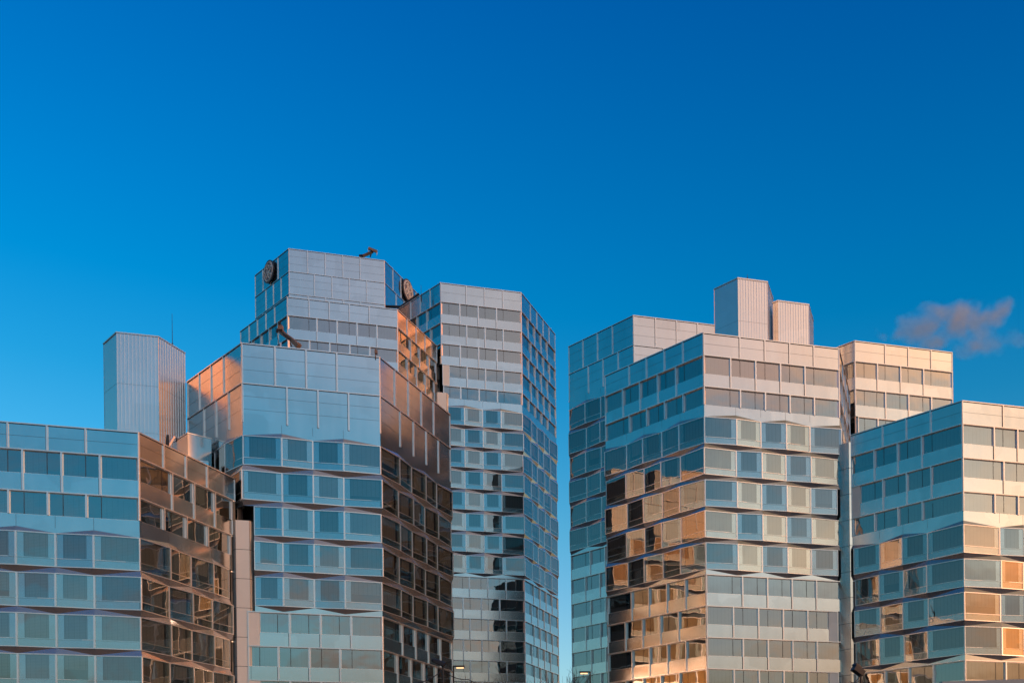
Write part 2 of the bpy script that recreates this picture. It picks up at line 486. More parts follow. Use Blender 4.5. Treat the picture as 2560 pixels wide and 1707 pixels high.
def hexshaft(parent, c, r, z0, z1, m='cream', name='stair_shaft', seg=2.9):
    mb = MB()
    pts = [(c[0] + r * sin(DB + k * pi / 3 + 0), c[1] + r * cos(DB + k * pi / 3 + 0)) for k in range(6)]
    pts = pts[::-1]
    prism(mb, pts, z0, z1, m)
    for i in range(6):
        a, b = pts[i], pts[(i + 1) % 6]
        L = sqrt((b[0] - a[0]) ** 2 + (b[1] - a[1]) ** 2); u = ((b[0] - a[0]) / L, (b[1] - a[1]) / L)
        nn = (u[1], -u[0])
        if nn[0] * (a[0] - c[0]) + nn[1] * (a[1] - c[1]) < 0: nn = (-nn[0], -nn[1])
        pl = Plane(a, u, nn); z = z1 - seg
        while z > z0:
            quad(mb, pl, 0, L, z - .02, z + .02, .005, 'seam_shade'); z -= seg
        quad(mb, pl, L - .03, L, z0, z1, .006, 'seam_shade')
    return mb.build(name, parent)

# ------------------------------------------------------------------ the blocks
def xy(px, py, d):
    a = at(px, py, d); return (a[0], a[1])

BL = {}
# --- left low block (its right corner is at px 346)
B = Building('office_block', 'lowest blue glass office block at the left edge, in front of the ribbed grey shaft', 'office building', xy(346.4, 1080, 96.1))
PRr = xy(346.4, 1079.8, 96.1); lA = 16.3; Pl = add(PRr, DA + pi, lA)
rows = rows_of([('P', 1, 35.26, 2.2, -1), ('F', 2, 33.05, 3.52, 1), ('Z', 6, 25.98, 3.48, 0), ('F', 2, 5.1, 3.4, 1)])
def cutL_B(r): return (0, 0, False, False) if r < 1 else ((0, .4, False, False) if r < 2 else (0, .75 + .3 * (r % 2), False, False))
BL['L'] = hexblock(B, Pl, lA, 13.3, 13.3, rows, 1, cutB=cutL_B)
jL = BL['L']['PB']; leftB = B
cs = (jL[0] + .55, jL[1] + .75)
hexshaft(B.root, cs, 1.3, -HC, 31.0)
# small roof structures in the nook
mb = MB()
def boxpx(mb, pts, depth0, az, z0, z1, deep, m):
    P = xy(pts[0], pts[1], depth0); u = dirv(az); n = dirv(az + pi / 2); pl = Plane(P, u, n)
    box(mb, pl, 0, pts[2], z0, z1, -deep, 0, m)
    box(mb, pl, -.04, pts[2] + .04, z1, z1 + .08, -deep - .04, .06, 'frame')
boxpx(mb, (444, 1085, ), 0, 0, 0, 0, 0, 'clad') if False else None
P = xy(444, 1130, 113.0); pl = Plane(P, dirv(DC + pi), dirv(DC + 3 * pi / 2))
box(mb, pl, -1.0, 2.6, 34.0, 40.6, -2.4, 0, 'clad'); box(mb, pl, -1.05, 2.65, 40.6, 40.7, -2.45, .06, 'frame')
pl = Plane(add(P, DC + pi, 2.6), dirv(DA), dirv(DA + pi / 2))
box(mb, pl, .02, 1.9, 34.0, 37.9, -2.0, -.3, 'clad'); box(mb, pl, .02, 1.9, 37.9, 38.0, -2.0, -.24, 'frame')
mb.build('roof_cabin', B.root)
B.finish()

# --- second block with two blank top storeys
B = Building('office_block', 'mid-height office block with two rows of blank panels on top and near-black right side', 'office building', xy(948.7, 892, 112.3))
PR = xy(948.7, 892.1, 112.3); lA = 13.22; Pl = add(PR, DA + pi, lA)
rows = rows_of([('P', 1, 48.63, 3.96, -1), ('P', 1, 44.67, 3.9, 1), ('S', 1, 40.77, 1.3, 0), ('Z', 5, 39.47, 3.495, 0), ('F', 7, 22.0, 3.4, 1)])
def cutB2(r):
    if r <= 4: return (0, 0, False, False)
    if r <= 7: return (.95, 0, False, False)
    return (.25, 0, r % 2 == 0, False)
BL['B2'] = hexblock(B, Pl, lA, 13.3, 16.25, rows, 0, cutA=cutB2, cutC=lambda r: (0, 1.3 if r > 4 else 0, False, False), clearL=True)
B.finish(); B2 = B

# --- tall block with the two round signs
B = Building('office_tower', 'tower with copper lit right side, rising between the panelled block and the sign tower', 'office building', xy(718, 742, 165))
P = xy(718.2, 742, 165)
rows = rows_of([('P', 1, 80.67, 2.72, -1), ('F', 6, 77.95, 3.48, 1), ('Z', 8, 57.07, 3.5, 0), ('F', 8, 29.0, 3.5, 1)])
def cutGLB(r): return (0, 0, False, False) if r < 1 else (0, .35 + (.6 if r > 1 else 0), False, False)
BL['GL'] = hexblock(B, P, 16.1, 16.1, 13.4, rows, 0, cutB=cutGLB)
jG = BL['GL']['PB']
hexshaft(B.root, (jG[0] + .6, jG[1] + .4), 1.5, -HC, 72.6)
B.finish(); GLB = B

# --- highest tower at the back, with blank panels and the signs
B = Building('office_tower', 'highest tower at the back with blank panels and round signs on its side faces', 'office building', xy(722, 620.7, 191.9))
Pc = xy(722, 620.7, 191.9)
rows = rows_of([('P', 1, 102.3, 3.98, -1), ('P', 1, 98.32, 3.9, 1), ('P', 1, 94.4, 3.6, -1), ('F', 3, 90.8, 3.5, 1), ('Z', 8, 80.3, 3.5, 0), ('F', 15, 52.3, 3.5, 1)])
BL['GE'] = hexblock(B, Pc, 16.2, 13.2, 16.2, rows, 0)
B.finish(); GEB = B

# --- tower right of it
B = Building('office_tower', 'tall slim tower with a pale front, just left of the narrow gap of sky', 'office building', xy(1302, 731, 185.7))
PR = xy(1302.6, 731, 185.7); lA = 13.4; Pl = add(PR, DA + pi, lA)
rows = rows_of([('P', 1, 91.07, 3.1, 1), ('F', 5, 87.95, 3.48, -1), ('Z', 8, 70.55, 3.52, 0), ('F', 12, 42.4, 3.5, 1)])
def cutT(r):
    if r <= 3: return (0, 0, False, False)
    if r == 4: return (.15, 0, True, False)
    if r == 5: return (.25, 0, False, False)
    return (.6, 0, False, False)
BL['T'] = hexblock(B, Pl, lA, 13.3, 16.4, rows, 0, cutA=cutT, cutC=lambda r: (0, 1.3 if r > 3 else 0, False, False), clearL=True)
B.finish(); TB = B

# --- main block right
B = Building('office_block', 'widest office block right of the gap, with orange windows on its left side', 'office building', xy(1758, 831, 119.5))
Pm = xy(1758, 830.8, 119.5)
rows = rows_of([('P', 1, 54.0, 2.4, 1), ('F', 2, 51.6, 3.4, -1), ('Z', 5, 44.85, 3.44, 0), ('F', 8, 27.65, 3.43, 1)])
def cutM(r):
    if r <= 3: return (0, 0, False, False)
    return (0, .15 + .35 * (r % 2), False, r > 7 and r % 2 == 1)
BL['M'] = hexblock(B, Pm, 16.1, 16.0, 13.3, rows, 0, m=3.0, cutA=cutM, cutB=lambda r: (1.2 if r > 3 else 0, 0, False, False))
jM = BL['M']['PR']
hexshaft(B.root, (jM[0] + 1.25, jM[1] + .6), 1.8, -HC, 43.0, 'clad')
B.finish(); MBd = B

# --- block at the right edge
B = Building('office_block', 'peach lit office block at the right edge, nearest of the right group', 'office building', xy(2405, 1001, 113.2))
Pr_ = xy(2405, 1001, 113.2)
rows = rows_of([('P', 1, 43.81, 2.36, 1), ('F', 3, 41.45, 3.49, -1), ('Z', 4, 30.97, 3.49, 0), ('F', 5, 17.0, 3.6, 1)])
def cutR_C(r):
    if r <= 1: return (0, 0, False, False)
    if r == 2: return (.05, 0, True, False)
    return (.1 if r == 3 else .35, 0, False, False)
BL['R'] = hexblock(B, Pr_, 16.9, 13.9, 13.3, rows, 1, e=(4.25, 4.25), cutC=cutR_C)
B.finish(); RBd = B

# --- block behind the right edge one
B = Building('office_block', 'peach lit office block standing behind the right edge block, against the sky below the cloud', 'office building', xy(2136, 851, 137.8))
Pb = xy(2136.2, 851.5, 137.8)
rows = rows_of([('P', 1, 61.02, 2.5, 1), ('F', 5, 58.5, 3.49, -1), ('Z', 6, 41.05, 3.49, 0), ('F', 6, 20.1, 3.6, 1)])
def cutRB(r): return (0, 0, False, False) if r < 3 else (.35, 0, False, False)
BL['RB'] = hexblock(B, Pb, 13.8, 10.6, 13.3, rows, 0, cutA=cutRB, clearL=True)
B.finish()

# --- block behind main block
B = Building('office_block', 'teal office block with blank top panels, partly hidden behind the widest block', 'office building', xy(1583, 788, 148.2))
Pk = xy(1583, 788, 148.2)
rows = rows_of([('P', 1, 69.42, 3.98, -1), ('P', 1, 65.43, 3.9, 1), ('S', 1, 61.53, 1.3, 0), ('Z', 6, 60.25, 3.49, 0), ('F', 11, 39.3, 3.5, 1)])
BL['BB'] = hexblock(B, Pk, 13.3, 13.5, 13.3, rows, 0)
B.finish()

# ------------------------------------------------------------------ ribbed shafts
def ribbed(name, label, cpx, cpy, depth, wl, wa, wb, zb, group=None, pitch=.36):
    t = at(cpx, cpy, depth); zt = t[2] - HC
    P = (t[0], t[1]); PC = add(P, DC, wl); PR = add(P, DA, wa); PB = add(PR, DB, wb)
    P5 = add(PB, DC, wl); P6 = add(PC, DB, wb)
    root = empty(name, (P[0], P[1], zb + HC), label, 'shaft', group)
    poly = [P, PR, PB, P5, add(P5, DA + pi, wa), PC]
    mb = MB(); prism(mb, poly, zb, zt, 'rib', 'roof')
    for i, (a, b) in enumerate(zip(poly, poly[1:] + poly[:1])):
        L = sqrt((b[0] - a[0]) ** 2 + (b[1] - a[1]) ** 2); u = ((b[0] - a[0]) / L, (b[1] - a[1]) / L)
        pl = Plane(a, u, (u[1], -u[0])); n = max(2, round(L / pitch))
        if i != 5:
            for k in range(n + 1):
                s = min(max(L * k / n, .03), L - .03)
                box(mb, pl, s - .03, s + .03, zb, zt, -.05, .055, 'rib', 'k')
        z = zt - 5.2
        while z > zb: quad(mb, pl, 0, L, z - .012, z + .012, .006, 'seam_shade'); z -= 4.9
    mb.build('ribbed_wall', root)
    mb = MB()
    for a, b in zip(poly, poly[1:] + poly[:1]):
        L = sqrt((b[0] - a[0]) ** 2 + (b[1] - a[1]) ** 2); u = ((b[0] - a[0]) / L, (b[1] - a[1]) / L)
        pl = Plane(a, u, (u[1], -u[0])); box(mb, pl, -.05, L + .05, zt - .02, zt + .10, -.3, .09, 'frame')
    mb.build('coping', root)
    settle(root); return root, P, zt
ribbed('ventilation_shaft', 'single tall ribbed grey shaft at left, above the lowest block', 291, 831.7, 113, 3.71, 3.96, 4.06, 34.9)
ribbed('ventilation_shaft', 'taller of the two ribbed shafts above the widest block', 1844, 696, 135, 3.86, 3.89, 4.41, 53.65, 'ribbed shafts above the widest block')
ribbed('ventilation_shaft', 'shorter right hand one of the two ribbed shafts above the widest block', 1944.5, 752.7, 137, .78, 4.16, 4.51, 53.65, 'ribbed shafts above the widest block')

# ------------------------------------------------------------------ round signs
def sign(px, py, face, label, R):
    P0, az = face
    u = dirv(az); n = dirv(az + pi / 2)
    a, e = ray(px, py)
    s = (a * P0[1] - P0[0]) / (u[0] - a * u[1]); Y = P0[1] + s * u[1]; z = e * Y
    pl = Plane(P0, u, n)
    root = empty('round_sign', pl.p(s, z, 0), label, 'sign', 'round monogram signs on the highest tower')
    N = 48
    def circ(r, w): return [pl.p(s + r * cos(2 * pi * k / N), z + r * sin(2 * pi * k / N), w) for k in range(N)]
    mb = MB(); o0, o1, f1 = circ(R, .28), circ(R, .48), circ(R * .95, .48); f2 = circ(R * .95, .44)
    for k in range(N):
        j = (k + 1) % N
        mb.face((o0[k], o0[j], o1[j], o1[k]), 'black'); mb.face((o1[k], o1[j], f1[j], f1[k]), 'black')
        mb.face((f1[k], f1[j], f2[j], f2[k]), 'black')
    mb.face(o0[::-1], 'black')
    mb.build('drum', root)
    mb = MB(); mb.face(f2, 'disc'); mb.build('face', root)
    mb = MB()
    def stroke(pts, r):
        tube(mb, [pl.p(s + R * x, z + R * y, .47) for x, y in pts], R * r, 'white', 5)
    def arc(cx, cy, rx, ry, a0, a1, n=22): return [(cx + rx * cos(radians(a0 + (a1 - a0) * k / n)), cy + ry * sin(radians(a0 + (a1 - a0) * k / n))) for k in range(n + 1)]
    stroke(arc(0, 0, .80, .80, 0, 360, 60), .06)
    for k in range(4):       # curls of the rim
        a0 = 45 + 90 * k
        c = (.66 * cos(radians(a0)), .66 * sin(radians(a0)))
        stroke(arc(c[0], c[1], .13, .10, a0, a0 + 230, 12), .035)
    stroke(arc(-.10, .42, .15, .19, -60, 300), .055)
    stroke([(-.02, .26), (-.20, .22), (-.30, .12), (-.12, .02), (.04, .0)], .055)
    stroke(arc(-.30, -.22, .18, .22, 60, 420), .055)
    stroke([(-.15, -.02), (.05, .02), (.2, .0), (.36, .02)], .055)
    stroke(arc(.38, .20, .16, .18, -130, 200), .055)
    stroke(arc(.26, -.44, .19, .22, 100, 460), .055)
    stroke([(.10, -.30), (.10, -.12), (.2, -.04), (.34, -.10)], .055)
    stroke([(-.02, .12), (-.06, -.1), (-.14, -.3)], .055)
    mb.build('monogram', root)
    mb = MB()
    for dx in (-.5, .5):
        for dz in (-.5, .5): box(mb, pl, s + dx * R - .05, s + dx * R + .05, z + dz * R - .05, z + dz * R + .05, .0, .3, 'seam_shade')
    mb.build('bracket', root)
    settle(root)
M['seam_shade2'] = M['seam_shade']
g = BL['GE']
sign(677, 681.5, (g['PC'], DC + pi), 'round sign in blue shade on the left side of the highest tower', 2.0)
sign(1015.5, 727.0, (g['PR'], DB), 'round sign catching warm light on the right side of the highest tower', 2.0)

# ------------------------------------------------------------------ roof cranes (facade maintenance jibs)
def jib(name, label, pts, depth, w, extra=None, cross=None, group=None, mat='crane'):
    """pts: pixel polyline surveyed at one distance; gives real beams"""
    W = [at(x, y, depth + k * .5) for k, (x, y) in enumerate(pts)]
    root = empty(name, W[0], label, 'crane', group)
    mb = MB()
    for a, b in zip(W, W[1:]): beam(mb, a, b, w, w * 1.25, mat)
    mb.build('arm', root)
    if extra:
        mb = MB()
        for (a, b, ww, m) in extra: beam(mb, at(*a, depth + .4), at(*b, depth + .4), ww, ww, m)
        mb.build('mast', root)
    if cross:
        mb = MB()
        for (a, b, ww, m) in cross: beam(mb, at(*a, depth + .8), at(*b, depth + .8), ww, ww, m)
        mb.build('crossbar', root)
    settle(root)
jib('roof_crane', 'rusty orange maintenance crane leaning left from the blank panelled roof', [(746, 866), (729, 849), (708, 834), (697, 823)], 111.5, .34,
    extra=[((742, 868), (747, 858), .5, 'crane'), ((729, 866), (725, 856), .12, 'crane'), ((735, 858), (700, 828), .16, 'steel')],
    cross=[((696, 820), (707, 820), .42, 'crane'), ((699, 818), (700, 807), .22, 'steel'), ((694, 822), (692, 832), .16, 'steel'), ((693, 838), (698, 866), .05, 'steel'), ((702, 868), (702, 857), .14, 'frame')])
jib('roof_crane', 'small dark crane with pinkish crossbar on the top edge of the highest tower', [(906, 640.5), (915, 637), (929, 631), (932, 626)], 195.5, .36, mat='steel',
    extra=[((925, 643), (928, 636), .16, 'steel'), ((898, 640), (912, 639.5), .35, 'steel')],
    cross=[((921.5, 621), (942.5, 629.5), .42, 'crane'), ((921, 624), (921, 630), .14, 'frame'), ((943, 631), (942, 638), .14, 'frame')])
jib('roof_crane', 'thin grey pipe crane on the right edge of the lowest roof', [(422, 1114), (436, 1091), (441, 1092), (443, 1096)], 104.5, .15, mat='frame',
    extra=[((442, 1095), (441, 1104), .08, 'steel')])
jib('roof_camera', 'small camera like device on a post above the blank panelled roof', [(939, 893), (939, 886)], 111.9, .1,
    extra=[((937.5, 880), (943, 880), .34, 'crane'), ((938, 876), (941, 876), .22, 'crane')])
c = at(417, 1103, 103.5)
root = empty('roof_vent', (c[0], c[1], 35.0 + HC), 'small dark pointed vent cowl beside the grey pipe crane', 'vent')
mb = MB(); tube(mb, [(c[0], c[1], 34.9 + HC), (c[0], c[1], 35.6 + HC), (c[0] + .1, c[1], c[2] + .6), ], .32, 'steel', 8, .12); mb.build('cowl', root); settle(root)

# dark slab between the tallest tower's crown and the slim tower
root = empty('roof_canopy', at(965, 765, 193), 'thin dark roof slab under the warm lit round sign', 'canopy')
mb = MB()
a = at(964, 766, 193); b = at(1002, 767.5, 193); c_ = at(1048, 735, 193)
for p, q in ((a, b), (b, c_)): beam(mb, p, q, .5, .28, 'steel')
mb.build('slab', root); settle(root)

# antennas
def mast(label, px, py0, py1, depth, r):
    a = at(px, py1, depth); b = at(px - (py1 - py0) * .012, py0, depth)
    root = empty('antenna', a, label, 'antenna', None)
    mb = MB(); tube(mb, [a, b], r, 'steel', 6, r * .5); mb.build('rod', root)
    mb = MB(); tube(mb, [(a[0], a[1], a[2] - .8), (a[0], a[1], a[2] + .25)], r * 2.6, 'steel', 8); mb.build('socket', root)
    settle(root)
mast('tall thin antenna rod behind the left ribbed shaft', 431, 784, 864, 119.5, .035)
mast('short antenna rod on the taller right shaft', 1868.5, 686, 700, 138, .04)
mast('short antenna rod at the left roof corner of the slim tower', 1053, 712, 742, 184, .04)

# ------------------------------------------------------------------ street lamps, wires, trees, canopy
def lamp(label, hx, hy, polex, depth, hl):
    h = at(hx, hy, depth); p = at(polex, hy, depth); sgn = 1 if p[0] > h[0] else -1
    root = empty('street_lamp', (p[0], p[1], 0), label, 'street lamp', 'strip lamps on poles')
    mb = MB(); tube(mb, [(p[0], p[1], 0), (p[0], p[1], p[2] + .08)], .075, 'steel', 10, .045); mb.build('pole', root)
    mb = MB(); tube(mb, [(p[0], p[1], 0), (p[0], p[1], .35)], .14, 'steel', 10); mb.build('base', root)
    mb = MB(); beam(mb, (p[0], p[1], p[2] + .07), (h[0] - sgn * hl * .5, h[1], h[2] + .07), .10, .07, 'steel')
    beam(mb, (h[0] + sgn * hl * .4, h[1], h[2] + .03), (h[0] - sgn * hl * .5, h[1], h[2] + .03), .18, .05, 'steel'); mb.build('arm', root)
    mb = MB(); beam(mb, (h[0] - hl * .38, h[1] - .0, h[2] - .02), (h[0] + hl * .38, h[1], h[2] - .02), .14, .05, 'lamp'); mb.build('lens', root)
    settle(root)
lamp('lit strip lamp in front of the slim tower, pole at its left end', 1150, 1667.5, 1133.5, 60, .5)
lamp('lit strip lamp right of the gap of sky, pole at its right end', 1460, 1681.5, 1475, 60, .5)

def pole_lamp(name, label, hx, hy, polex, depth, flood):
    h = at(hx, hy, depth); p = at(polex, hy, depth)
    root = empty(name, (p[0], p[1], 0), label, 'street lamp')
    mb = MB(); tube(mb, [(p[0], p[1], 0), (p[0], p[1], h[2])], .07, 'steel', 8, .04); mb.build('pole', root)
    mb = MB()
    if flood:
        from mathutils import Vector
        beam(mb, (h[0] - .2, h[1], h[2] + .12), (h[0] + .16, h[1] + .12, h[2] - .12), .34, .22, 'steel')
        beam(mb, (h[0] - .17, h[1], h[2] + .24), (h[0] + .05, h[1] + .1, h[2] + .1), .3, .08, 'steel')
    else:
        for k, (r, dz) in enumerate(((.05, .10), (.18, .07), (.26, .0), (.22, -.05))): pass
        tube(mb, [(h[0] - .26, h[1], h[2] + .10), (h[0] - .05, h[1], h[2] + .04), (h[0] + .22, h[1], h[2] - .10)], .07, 'steel', 8, .11)
        beam(mb, (h[0] - .2, h[1], h[2] + .06), (h[0] + .2, h[1], h[2] - .12), .24, .07, 'steel')
    mb.build('head', root); settle(root)
pole_lamp('street_lamp', 'dark cobra head lamp against the near-black side of the panelled block', 1097, 1655, 1107, 42, False)
pole_lamp('floodlight', 'black floodlight on a pole at the foot of the right edge block', 2147, 1675, 2152, 42, True)

def wire(label, pts, depth, group=None):
    W = [at(x, y, d) for x, y, d in pts]
    mb = MB(); root = None
    out = []
    for a, b in zip(W, W[1:]):
        for k in range(6):
            t = k / 6; out.append((a[0] + (b[0] - a[0]) * t, a[1] + (b[1] - a[1]) * t, a[2] + (b[2] - a[2]) * t - .12 * 4 * t * (1 - t)))
    out.append(W[-1])
    tube(mb, out, .018, 'steel', 5)
    o = mb.build('overhead_wire', None)
    o['label'] = label; o['category'] = 'wire'
wire('overhead wire running from the dark cobra head lamp down to the lower left', [(900, 1760, 38), (1033, 1707, 40), (1106, 1674, 42)], 42)
wire('overhead wire running right from the dark cobra head lamp to the bare tree', [(1106, 1674, 42), (1170, 1697, 44), (1250, 1716, 46)], 42)
wire('overhead wire hung left of the floodlight', [(2040, 1722, 40), (2100, 1706, 41), (2150, 1699, 42)], 42)
wire('overhead wire hung right of the floodlight', [(2150, 1699, 42), (2195, 1707, 43), (2300, 1730, 45)], 42)
wire('thin stay wire climbing to the floodlight pole', [(2125, 1703, 41.5), (2150, 1688, 42)], 42)

def tree(label, cx, topy, depth, spread, seed):
    rnd = random.Random(seed)
    t = at(cx, topy, depth); H = t[2]; x0, y0 = t[0], t[1]
    root = empty('bare_tree', (x0, y0, 0), label, 'tree', 'bare trees at the bottom edge')
    mt = MB(); tube(mt, [(x0, y0, 0), (x0 + .05, y0, H * .25), (x0 - .03, y0, H * .45)], .16, 'bark', 8, .10); mt.build('trunk', root)
    mb = MB()
    def grow(p, d, L, r, lev):
        pts = [p]; q = p; dd = list(d)
        for k in range(3):
            dd = [dd[i] + rnd.uniform(-.16, .16) for i in range(3)]; dd[2] += .10
            n = sqrt(sum(c * c for c in dd)); dd = [c / n for c in dd]
            q = tuple(q[i] + dd[i] * L / 3 for i in range(3)); pts.append(q)
        tube(mb, pts, r, 'bark', 4 if lev < 2 else 3, r * .6)
        if lev < 4:
            for k in range(4 if lev else 6):
                s = pts[rnd.choice((1, 2, 3, 3))]
                e = [dd[i] + rnd.uniform(-.75, .75) for i in range(3)]; e[2] = abs(e[2]) * .8 + .2
                grow(s, e, L * rnd.uniform(.55, .75), max(r * .55, .006), lev + 1)
    for k in range(9):
        a = k * pi / 4.5 + rnd.uniform(-.3, .3)
        grow((x0, y0, H * (.32 + .02 * k)), (cos(a) * spread, sin(a) * spread, .9), H * .235, .06, 0)
    mb.build('crown', root)
    settle(root)
tree('dense bare tree top in front of the slim tower', 1208, 1690, 50, .75, 3)
tree('twiggy bare tree top beside the gap of sky', 1370, 1686, 50, .7, 5)

# low canopy roof, bottom right
root = empty('street_canopy', (at(2450, 1702, 20)[0], 20, 0), 'low blue grey canopy roof poking into the bottom right corner', 'canopy')
mb = MB(); a = at(2338, 1703.5, 20); b = at(2700, 1692, 20.4)
beam(mb, (a[0], a[1] + .8, a[2] - .1), (b[0], b[1] + .8, b[2] - .1), 1.7, .2, 'canopy'); mb.build('roof', root)
mb = MB(); c = at(2303, 1706, 20)
tube(mb, [(c[0] - .1, 20.5, c[2] - .25), (c[0], 20.5, c[2] - .05), (c[0] + .25, 20.5, c[2] - .2)], .09, 'canopy', 8); mb.build('gutter_pipe', root)
for x in (a[0] + .3, b[0] - .3):
    mb = MB(); tube(mb, [(x, 20.9, 0), (x, 20.9, a[2] - .15)], .06, 'steel', 8); mb.build('post', root)
settle(root)

# ------------------------------------------------------------------ ground
mb = MB(); S = 4000
mb.face(((-S, -S, 0), (S, -S, 0), (S, S, 0), (-S, S, 0)), 'asphalt')
o = mb.build('ground'); o['kind'] = 'structure'

# ------------------------------------------------------------------ cloud: a real volume far away
def cloud():
    D = 2400.
    m = bpy.data.materials.new('cloud_vapour'); m.use_nodes = True
    nt = m.node_tree; N = nt.nodes; Lk = nt.links; N.clear()
    out = N.new('ShaderNodeOutputMaterial'); pv = N.new('ShaderNodeVolumePrincipled')
    pv.inputs['Color'].default_value = (.995, .985, .99, 1)
    pv.inputs['Anisotropy'].default_value = .0
    tc = N.new('ShaderNodeTexCoord')
    nz = N.new('ShaderNodeTexNoise'); nz.inputs['Scale'].default_value = .016; nz.inputs['Detail'].default_value = 6; nz.inputs['Roughness'].default_value = .6
    Lk.new(tc.outputs['Object'], nz.inputs['Vector'])
    # warp the coordinates a little so that the puffs have no clean outline
    wn = N.new('ShaderNodeTexNoise'); wn.inputs['Scale'].default_value = .022; wn.inputs['Detail'].default_value = 4
    Lk.new(tc.outputs['Object'], wn.inputs['Vector'])
    ws = N.new('ShaderNodeVectorMath'); ws.operation = 'SUBTRACT'; ws.inputs[1].default_value = (.5, .5, .5); Lk.new(wn.outputs['Color'], ws.inputs[0])
    wm = N.new('ShaderNodeVectorMath'); wm.operation = 'SCALE'; wm.inputs['Scale'].default_value = 60; Lk.new(ws.outputs[0], wm.inputs[0])
    wa = N.new('ShaderNodeVectorMath'); wa.operation = 'ADD'; Lk.new(tc.outputs['Object'], wa.inputs[0]); Lk.new(wm.outputs[0], wa.inputs[1])
    k = D / F
    c0 = at(2380, 820, D)
    puffs = [  # px, py, rx, ry (source pixels), weight
        (2262, 836, 34, 20, .8), (2300, 815, 48, 26, 1.0), (2345, 792, 44, 30, 1.), (2330, 775, 40, 16, .6), (2400, 800, 48, 40, 1.1), (2440, 812, 40, 26, .9),
        (2480, 795, 38, 22, .8), (2512, 770, 24, 22, .7), (2205, 833, 14, 10, .3), (2330, 850, 50, 22, .6), (2450, 862, 60, 22, .5), (2545, 845, 40, 12, .35), (2420, 778, 30, 20, .7), (2470, 875, 26, 18, .4)]
    acc = None
    for (px, py, rx, ry, wt) in puffs:
        c = at(px, py, D); loc = (c[0] - c0[0], 0, c[2] - c0[2])
        s = N.new('ShaderNodeVectorMath'); s.operation = 'SUBTRACT'; s.inputs[1].default_value = loc; Lk.new(wa.outputs[0], s.inputs[0])
        d = N.new('ShaderNodeVectorMath'); d.operation = 'DIVIDE'; d.inputs[1].default_value = (rx * k, (rx + ry) * .6 * k, ry * k); Lk.new(s.outputs[0], d.inputs[0])
        l = N.new('ShaderNodeVectorMath'); l.operation = 'LENGTH'; Lk.new(d.outputs[0], l.inputs[0])
        mr = N.new('ShaderNodeMapRange'); mr.interpolation_type = 'SMOOTHSTEP'
        mr.inputs['From Min'].default_value = 1.25; mr.inputs['From Max'].default_value = .1; mr.inputs['To Max'].default_value = wt
        Lk.new(l.outputs['Value'], mr.inputs['Value'])
        if acc is None: acc = mr.outputs[0]
        else:
            a = N.new('ShaderNodeMath'); a.operation = 'MAXIMUM'; Lk.new(acc, a.inputs[0]); Lk.new(mr.outputs[0], a.inputs[1]); acc = a.outputs[0]
    nr = N.new('ShaderNodeMapRange'); nr.inputs['From Min'].default_value = .38; nr.inputs['From Max'].default_value = .68; nr.inputs['To Min'].default_value = .15
    Lk.new(nz.outputs['Fac'], nr.inputs['Value'])
    mu = N.new('ShaderNodeMath'); mu.operation = 'MULTIPLY'; Lk.new(acc, mu.inputs[0]); Lk.new(nr.outputs[0], mu.inputs[1])
    de = N.new('ShaderNodeMath'); de.operation = 'MULTIPLY'; de.inputs[1].default_value = .065; Lk.new(mu.outputs[0], de.inputs[0])
    Lk.new(de.outputs[0], pv.inputs['Density']); Lk.new(pv.outputs[0], out.inputs['Volume'])
    M['cloud'] = m
    import bmesh
    bm = bmesh.new(); bmesh.ops.create_icosphere(bm, subdivisions=3, radius=1)
    for v in bm.verts: v.co = (v.co.x * 265 * k, v.co.y * 75 * k, v.co.z * 130 * k)
    me = bpy.data.meshes.new('cloud'); bm.to_mesh(me); bm.free(); me.materials.append(m)
    o = bpy.data.objects.new('cloud', me); COL.objects.link(o); o.location = c0
    o['kind'] = 'stuff'; o['label'] = 'small lilac pink cloud in the sky above the right buildings'; o['category'] = 'cloud'
    m.cycles.homogeneous_volume = False
cloud()

# ------------------------------------------------------------------ world
SUN_AZ, SUN_EL = radians(118), radians(3.5)
w = bpy.data.worlds.new('World'); scene.world = w; w.use_nodes = True
nt = w.node_tree; N = nt.nodes; Lk = nt.links
bg = N['Background']; bg.inputs[1].default_value = .1
sky = N.new('ShaderNodeTexSky'); sky.sky_type = 'NISHITA'; sky.sun_disc = False
sky.sun_elevation = SUN_EL; sky.sun_rotation = SUN_AZ; sky.air_density = 1; sky.dust_density = .5; sky.ozone_density = 3
tc = N.new('ShaderNodeTexCoord'); sp = N.new('ShaderNodeSeparateXYZ'); Lk.new(tc.outputs['Generated'], sp.inputs[0])
def math_(op, a, b=None, c=None):
    n = N.new('ShaderNodeMath'); n.operation = op
    for i, v in enumerate((a, b, c)):
        if v is None: continue
        if isinstance(v, (int, float)): n.inputs[i].default_value = v
        else: Lk.new(v, n.inputs[i])
    return n.outputs[0]
def ramp(sock, stops, interp='LINEAR'):
    r = N.new('ShaderNodeValToRGB'); Lk.new(sock, r.inputs[0]); cr = r.color_ramp; cr.interpolation = interp
    while len(cr.elements) < len(stops): cr.elements.new(.5)
    for e, (p, c) in zip(cr.elements, stops): e.position = p; e.color = (*c, 1)
    return r.outputs[0]
def vmix(f, a, b):
    m = N.new('ShaderNodeMix'); m.data_type = 'RGBA'; Lk.new(f, m.inputs[0]); Lk.new(a, m.inputs[6])
    if isinstance(b, tuple): m.inputs[7].default_value = (*b, 1)
    else: Lk.new(b, m.inputs[7])
    return m.outputs[2]
def vmul(a, b):
    m = N.new('ShaderNodeVectorMath'); m.operation = 'MULTIPLY'; Lk.new(a, m.inputs[0])
    if isinstance(b, tuple): m.inputs[1].default_value = b
    else: Lk.new(b, m.inputs[1])
    return m.outputs[0]
